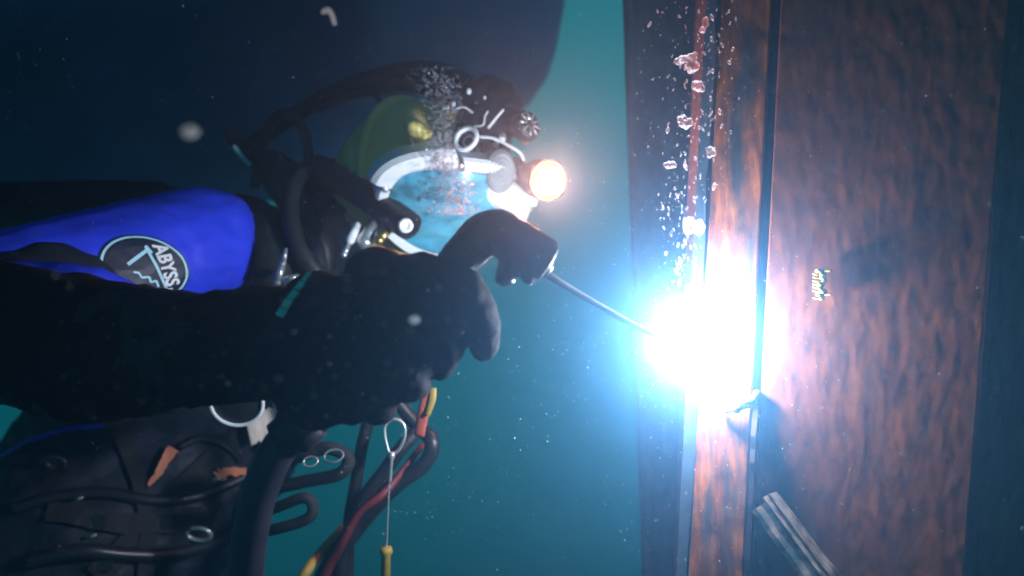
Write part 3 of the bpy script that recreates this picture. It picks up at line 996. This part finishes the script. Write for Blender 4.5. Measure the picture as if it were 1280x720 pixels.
# ------------------------------------------------------------------ electrode holder
torch = thing('electrode_holder', 'black underwater electrode holder with angled head gripped in the glove', 'electrode holder', V(372, 540, .63))
b = bmesh.new()
tube(b, [V(366, 546, .632), V(420, 488, .634), V(500, 405, .634), V(556, 345, .622), V(590, 308, .614)], [.020, .0165, .0155, .0165, .0175], n=6, seg=24)
child('handle', b, M['rubber'], torch)
b = bmesh.new()
chain(b, [V(573, 326, .616), V(604, 291, .613), V(622, 286, .613), V(662, 313, .618)], [.0175, .0178, .0175, .0192])
lathe(b, V(610, 282, .612), V(676, 325, .622) - V(610, 282, .612), [(0, .004), (0.002, .013), (.010, .0185), (.045, .0205), (.0585, .0205), (.0600, .017), (.0600, .001)], 28)
capsule(b, V(636, 330, .612), V(632, 346, .611), .0095, .0085)
capsule(b, V(655, 336, .612), V(661, 345, .612), .0085, .0075)
child('head', remesh(b, .0016, 3, 'head', wrinkle=.0007, wscale=90), M['rubber'], torch)
b = bmesh.new()
lathe(b, V(632, 343, .611), V(630, 358, .611) - V(632, 343, .611), [(0, .001), (0, .0085), (.006, .0085), (.0085, .006), (.0085, .0005)], 16, wob=.05)
child('clamp_screw', b, M['dark'], torch)
EDIR = (ARC - V(676, 336, .622)).normalized()
b = bmesh.new()
tube(b, [V(668, 332, .621), V(684, 343, .6235), V(742, 378, .656), V(806, 413, .690), V(838, 423, .704)], [.0030, .0030, .0028, .0026, .0022], n=4, seg=12)
tag(child('electrode', b, M['rod'], torch), 'thin grey welding rod reaching into the arc')
b = bmesh.new()
lathe(b, V(676, 330, .620), EDIR, [(0, .001), (0, .010), (.006, .010), (.009, .006), (.009, .001)], 16)
child('collet', b, M['dark'], torch)
b = bmesh.new()
tube(b, [V(385, 525, .634), V(352, 556, .63), V(330, 600, .63), V(316, 650, .632), V(308, 720, .64), V(306, 860, .66)], [.0165, .0158, .0155, .0152, .0150, .0150], n=8, seg=24)
child('power_cable', b, M['cablemat'], torch)
b = bmesh.new()
lathe(b, V(395, 518, .634), V(345, 553, .628) - V(395, 518, .634), [(0, .004), (0.003, .020), (.018, .0225), (.026, .021), (.030, .0175), (.038, .017), (.038, .001)], 24)
child('cable_boot', b, M['rubber'], torch)

# ------------------------------------------------------------------ hoses and rigging
def hose(name, label, pts, r, mat, cat='hose', n=8):
    b = bmesh.new(); tube(b, pts, r, n=n, seg=14)
    return tag(obj(name, b, mat), label, cat)
hose('breathing_hose', 'thick dark hose arching over behind the yellow helmet', [V(300, 190, 1.45), V(395, 128, 1.42), V(450, 104, 1.38), V(510, 92, 1.34), V(555, 95, 1.32), V(590, 112, 1.28)], [.016, .018, .019, .021, .022, .02], M['rubber'])
hose('breathing_hose', 'second dark hose hugging the underside of the arched hose behind the helmet', [V(395, 135, 1.40), V(440, 118, 1.36), V(490, 108, 1.34), V(535, 112, 1.32), V(565, 135, 1.30)], [.012, .012, .013, .013, .013], M['rubber'])
hose('strap_loop', 'small dark strap hanging in a loop under the arched hose', [V(466, 108, 1.37), V(470, 122, 1.36), V(482, 130, 1.36), V(497, 120, 1.36)], .005, M['strap'], 'strap')
hose('umbilical_hose', 'dark looped hose behind the shoulder, tallest of the loops', [V(318, 235, 1.35), V(335, 160, 1.33), V(362, 142, 1.33), V(382, 170, 1.33), V(392, 235, 1.33), V(420, 275, 1.3)], .010, M['rubber'])
hose('umbilical_hose', 'thick dark hose slanting down from the shoulder towards the helmet neck', [V(285, 165, 1.30), V(310, 190, 1.29), V(350, 205, 1.28), V(400, 240, 1.24), V(440, 285, 1.2)], [.012, .018, .019, .018, .016], M['rubber'])
hose('thin_whip_hose', 'thin pale edged whip line curling beside the shoulder', [V(292, 182, 1.24), V(308, 202, 1.24), V(330, 216, 1.23), V(352, 240, 1.22)], .004, M['chrome'])
hose('umbilical_hose', 'dark hose passing between the blue shoulder and the helmet neck', [V(330, 205, 1.25), V(375, 262, 1.2), V(400, 310, 1.18), V(395, 380, 1.2)], [.025, .028, .028, .026], M['rubber'])
hose('umbilical_hose', 'blue-grey hose just right of the neck seal', [V(360, 250, 1.22), V(385, 290, 1.16), V(398, 330, 1.13), V(390, 400, 1.15)], .014, M['suit'])

hose('umbilical_hose', 'dark hose of the bundle hanging lower right behind the cable', [V(470, 470, 1.02), V(520, 530, 1.02), V(540, 552, 1.0), V(530, 580, 1.0), V(490, 610, 1.0), V(445, 660, 1.0), V(405, 720, 1.0), V(370, 800, 1.0)], [.010, .010, .011, .011, .012, .013, .013, .013], M['rubber'])
hose('umbilical_hose', 'inner dark hose of the hanging bundle, nearer the snap hook', [V(520, 540, .99), V(500, 562, .98), V(480, 590, .98), V(455, 625, .98), V(430, 690, .98), V(415, 800, .98)], .010, M['rubber'])
hose('marked_hose', 'dark red hose in the hanging bundle', [V(528, 556, 1.04), V(484, 612, .975), V(450, 640, .965), V(428, 678, .965), V(402, 730, .965), V(380, 800, .965)], [.004, .006, .005, .006, .007, .007], M['red'])
hose('marked_hose', 'yellow hose at the bottom edge beside the red one', [V(430, 660, 1.03), V(402, 690, 1.0), V(382, 716, .965), V(362, 750, .965)], .007, M['yellowhose'])
hose('marked_hose', 'thin dark vertical hose left of the snap hook', [V(462, 520, 1.05), V(452, 560, 1.05), V(444, 610, 1.05), V(436, 660, 1.05), V(434, 760, 1.05)], .009, M['rubber'])
b = bmesh.new()
tube(b, [V(536, 490, .93), V(530, 512, .93), V(524, 545, .94)], [.009, .008, .007], n=6, seg=10, flat=.4)
tag(obj('marker_tape', b, surf('red_tape', (0.34, 0.07, 0.04), 0.6)), 'orange-red tape below the curled fingers', 'tape')
b = bmesh.new()
tube(b, [V(541, 485, .928), V(540, 500, .925), V(534, 520, .925)], [.005, .005, .003], n=6, seg=8, flat=.4)
tag(obj('marker_tape', b, M['yellowhose']), 'thin yellow tape edge beside the orange tape', 'tape')
hose('strap_loop', 'dark strap loop sticking out right of the power cable', [V(330, 640, 1.0), V(352, 632, .98), V(380, 622, .97), V(391, 632, .97), V(385, 648, .97), V(350, 660, .98), V(325, 665, 1.0)], .0075, M['strap'], 'strap')
hose('strap_loop', 'dark strap running from cable to a small buckle', [V(340, 585, 1.02), V(375, 570, 1.0), V(410, 560, 1.0), V(435, 572, 1.0), V(425, 592, 1.0), V(380, 602, 1.02), V(318, 616, 1.03)], .009, M['strap'], 'strap')

# snap hook on its line
sh = thing('snap_hook', 'pale metal snap hook hanging on a thin line below the glove', 'snap hook', V(490, 580, .92))
b = bmesh.new()
k = .92 / F
pts = [V(486, 566, .92), V(481, 545, .92), V(482, 531, .92), V(492, 524, .92), V(504, 530, .92), V(506, 545, .92), V(500, 560, .92), V(492, 568, .92)]
tube(b, pts, .0022, n=6, seg=8)
child('hook', b, M['chrome'], sh)
b = bmesh.new(); lathe(b, V(490, 565, .92), V(487, 605, .92) - V(490, 565, .92), [(0, .001), (0, .004), (.006, .0045), (.010, .0025), (.036, .0025), (.040, .001)], 12)
child('swivel', b, M['chrome'], sh)
b = bmesh.new(); tube(b, [V(487, 600, .92), V(485, 640, .92), V(483, 690, .92)], .0011, n=4, seg=6)
child('line', b, M['chrome'], sh)
b = bmesh.new(); lathe(b, V(483, 684, .92), V(480, 790, .92) - V(483, 684, .92), [(0, .001), (0, .007), (.006, .0085), (.010, .006), (.10, .0065), (.105, .001)], 14)
child('grip', b, M['yellowhose'], sh)

# pressure gauge under the forearm
gd = thing('pressure_gauge', 'round gauge with bright rim peeking below the black forearm', 'gauge', V(296, 508, .98))
GC = V(296, 504, .98); gk = .98 / F
GN = Vector((.15, -.93, -.33)).normalized()
b = bmesh.new(); lathe(b, GC, GN, [(-.022, .001), (-.022, .028), (-.002, .032), (-.001, .030), (-.001, .001)], 36)
child('case', b, M['dark'], gd)
gu = GN.cross(Vector((0, 0, 1))).normalized(); gw = GN.cross(gu)
b = bmesh.new(); ring_loop(b, GC, gu * .0335, gw * .0335, .0026, 48, 8)
child('rim', b, M['white'], gd)
b = bmesh.new()
for i, (x, y) in enumerate(((370, 577), (392, 572), (420, 586))):
    pass
b.free()
bk = thing('strap_buckle', 'small metal buckle with two rings behind the power cable', 'buckle', V(395, 580, .97))
for (x, y, r) in ((388, 577, 9), (417, 570, 12)):
    b = bmesh.new(); kk = .97 / F
    ring_loop(b, V(x, y, .97), Vector((r * kk, 0, r * .15 * kk)), Vector((-.1 * r * kk, .003, r * .6 * kk)), .0016, 24, 6)
    child('ring', b, M['chrome'], bk)

# ================================================================== ARC, BUBBLES, PARTICLES
b = bmesh.new()
ball(b, ARC, 0.016, 3, (1.0, .75, 1.1))
for v in b.verts:
    q = v.co - ARC
    v.co = ARC + q * (1 + 0.28 * noise.noise(v.co * 90))
tag(obj('welding_arc', b, M['arc']), 'blinding white welding arc at the tip of the rod', 'arc')

def bub(bm, c, r, sub=1, squash=None):
    s = squash or (random.uniform(.85, 1.15), random.uniform(.85, 1.15), random.uniform(.7, 1.0))
    ball(bm, c, r, sub, s, Matrix.Rotation(random.uniform(-.6, .6), 3, 'Y'))

# fine exhaust bubbles streaming up from the helmet
b = bmesh.new()
for i in range(1500):
    t = random.random() ** 1.3
    py = 268 - 185 * t
    cx = 560 - 12 * t + 4 * math.sin(py * .06)
    w = 15 + 13 * t
    px = random.gauss(cx, w * .5)
    if py > 215 : px = random.gauss(566, 16)
    d = 1.035 + random.gauss(0, .015) - .02 * (1 - t)
    bub(b, V(px, py, d), random.uniform(.0007, .0019) * (1 + 0.9 * (random.random() < .1)))
tag(obj('exhaust_bubbles', b, M['bubble']), 'stream of tiny exhaust bubbles rising past the helmet', 'bubbles', kind='stuff')
# fine bubbles above the arc
b = bmesh.new()
for i in range(560):
    t = random.random() ** 1.05
    py = 400 - 420 * t
    px = random.gauss(866 - 12 * math.sin(t * 6), 10 + 24 * t)
    d = .70 + random.gauss(0, .015)
    bub(b, V(px, py, d), random.choice((.0003, .0004, .0005, .0006, .0009, .0014)) * random.uniform(.7, 1.2), 1, (random.uniform(.7, 1.3), 1, random.uniform(.8, 2.6)))
tag(obj('arc_bubbles', b, M['bubblecap']), 'fine gas bubbles rising in a column above the arc', 'bubbles', kind='stuff')
# large gas caps one can pick out
caps = [(881, 34, 6, 11, 'topmost gas bubble of the plume above the arc, small and upright'),
        (862, 76, 15, 10, 'widest ragged gas bubble high in the plume above the arc'),
        (870, 108, 9, 6, 'flat gas bubble just under the widest one in the plume'),
        (858, 152, 12, 11, 'tilted ragged gas bubble halfway up the plume'),
        (838, 208, 8, 5, 'small gas bubble drifting left of the plume'),
        (856, 203, 3, 8, 'slim upright gas bubble in the middle of the plume'),
        (866, 286, 11, 15, 'large bright gas bubble rising just above the arc'),
        (889, 190, 5, 7, 'small gas bubble beside the orange pile edge')]
for (px, py, rx, rz, lab) in caps:
    d = .70; c = V(px, py, d); kx = rx * d / F; kz = rz * d / F
    b = bmesh.new()
    for j in range(4):
        o = Vector((random.uniform(-.6, .6) * kx, random.uniform(-.4, .4) * kx, random.uniform(-.6, .6) * kz))
        ball(b, c + o, 1, 2, (kx * random.uniform(.45, .8), kx * .6, kz * random.uniform(.45, .8)))
    me = remesh(b, max(.0007, min(kx, kz) / 5), 1, 'cap', wrinkle=min(kx, kz) * .55, wscale=130, stretch=(1, 1, .5))
    tag(obj('gas_bubble', me, M['bubblecap']), lab, 'bubble', 'gas bubbles above the arc')

# suspended particles
b = bmesh.new()
def flake(bm, c, r):
    vs_ = []
    for k in range(4):
        vs_.append(bm.verts.new(c + Vector((random.uniform(-1, 1), random.uniform(-1, 1), random.uniform(-1, 1))).normalized() * r * random.uniform(.5, 1.2)))
    for q in ((0, 1, 2), (0, 2, 3), (0, 3, 1), (1, 3, 2)):
        bm.faces.new([vs_[i] for i in q])
def clear(p):
    a, n_ = plate_pt(1000, 300)
    return (p - a).dot(n_) > 0.004
for i in range(4600):
    d = random.uniform(.28, 1.5)
    p = V(random.uniform(-40, 1320), random.uniform(-30, 750), d)
    if p.x > 0.2 and not clear(p): continue
    flake(b, p, random.uniform(.00028, .0009) * (0.5 + d * .6))
for i in range(900):
    p = ARC + Vector((random.gauss(-.13, .12), random.gauss(-.06, .07), random.gauss(.0, .12)))
    if not clear(p) and p.x > .17: continue
    flake(b, p, random.uniform(.0004, .0011))
for i in range(150):                                          # flecks drifting close over the glove and arm
    p = V(random.uniform(60, 620), random.uniform(330, 530), random.uniform(.36, .52))
    flake(b, p, random.uniform(.0003, .0012) * random.choice((.6, .8, 1, 1.3)))
tag(obj('marine_snow', b, M['speck']), 'pale specks of drifting sediment all through the water', 'particles', kind='stuff')
for (px, py, d, r, lab) in ((237, 165, .34, .0034, 'blurred pale flake drifting in the dark water left of the helmet'), (411, 20, .5, .006, 'hook-shaped pale flake near the top edge above the helmet'), (518, 400, .45, .0030, 'pale flake drifting in front of the black glove')):
    b = bmesh.new(); c = V(px, py, d)
    if py == 20:
        tube(b, [c + Vector((-.005, 0, .002)), c + Vector((-.001, 0, .004)), c + Vector((.002, 0, .001)), c + Vector((.004, .0, -.006))], [.0012, .002, .0016, .0010], n=3, seg=7, flat=.5)
    else:
        ball(b, c, r, 2, (1.2, .6, .9))
        for v in b.verts: v.co += Vector((1, 1, 1)) * noise.noise(v.co * 400) * r * .4
    tag(obj('drifting_flake', b, M['speck']), lab, 'flake', 'larger drifting flakes')

# ================================================================== FUME AND HAZE
def volume(name, col, dens, aniso, falloff=None):
    m = bpy.data.materials.new(name); m.use_nodes = True
    n = m.node_tree.nodes; l = m.node_tree.links
    n.remove(n['Principled BSDF'])
    v = n.new('ShaderNodeVolumePrincipled')
    v.inputs['Color'].default_value = (*col, 1)
    v.inputs['Density'].default_value = dens
    v.inputs['Anisotropy'].default_value = aniso
    if falloff:
        t = n.new('ShaderNodeTexCoord')
        g = n.new('ShaderNodeVectorMath'); g.operation = 'LENGTH'
        l.new(t.outputs['Object'], g.inputs[0])
        mr_ = n.new('ShaderNodeMapRange')
        mr_.inputs['From Min'].default_value = 0.0; mr_.inputs['From Max'].default_value = 1.0
        mr_.inputs['To Min'].default_value = 1.0; mr_.inputs['To Max'].default_value = 0.0
        l.new(g.outputs['Value'], mr_.inputs['Value'])
        pw = n.new('ShaderNodeMath'); pw.operation = 'POWER'; pw.inputs[1].default_value = 3.0
        ml = n.new('ShaderNodeMath'); ml.operation = 'MULTIPLY'; ml.inputs[1].default_value = dens
        nz = n.new('ShaderNodeTexNoise'); nz.inputs['Scale'].default_value = 4.5; nz.inputs['Detail'].default_value = 3
        l.new(t.outputs['Object'], nz.inputs['Vector'])
        nr = n.new('ShaderNodeMapRange'); nr.inputs['From Min'].default_value = .3; nr.inputs['From Max'].default_value = .7; nr.inputs['To Min'].default_value = .25; nr.inputs['To Max'].default_value = 1.8
        l.new(nz.outputs[0], nr.inputs['Value'])
        m3 = n.new('ShaderNodeMath'); m3.operation = 'MULTIPLY'
        l.new(mr_.outputs[0], pw.inputs[0]); l.new(pw.outputs[0], ml.inputs[0]); l.new(ml.outputs[0], m3.inputs[0]); l.new(nr.outputs[0], m3.inputs[1]); l.new(m3.outputs[0], v.inputs['Density'])
    l.new(v.outputs[0], n['Material Output'].inputs['Volume'])
    return m
b = bmesh.new(); ball(b, (0, 0, 0), 1.0, 3)
fume = obj('weld_fume', b, volume('fume', (0.50, 0.80, 1.0), 0.9, 0.5, True))
fume.location = ARC + Vector((-.004, -.01, .006)); fume.scale = (.17, .13, .18)
tag(fume, 'milky cloud of gas and fume lit up round the welding arc', 'fume', kind='stuff')

b = bmesh.new()
bmesh.ops.create_cube(b, size=1, matrix=Matrix.Translation((0, 2.0, 0)) @ Matrix.Diagonal((14, 9, 8, 1)))
haze = obj('haze', b, volume('sea_water', (0.20, 0.54, 1.0), 0.15, 0.85))
tag(haze, 'blue-green murk of the sea water', 'water', kind='stuff')
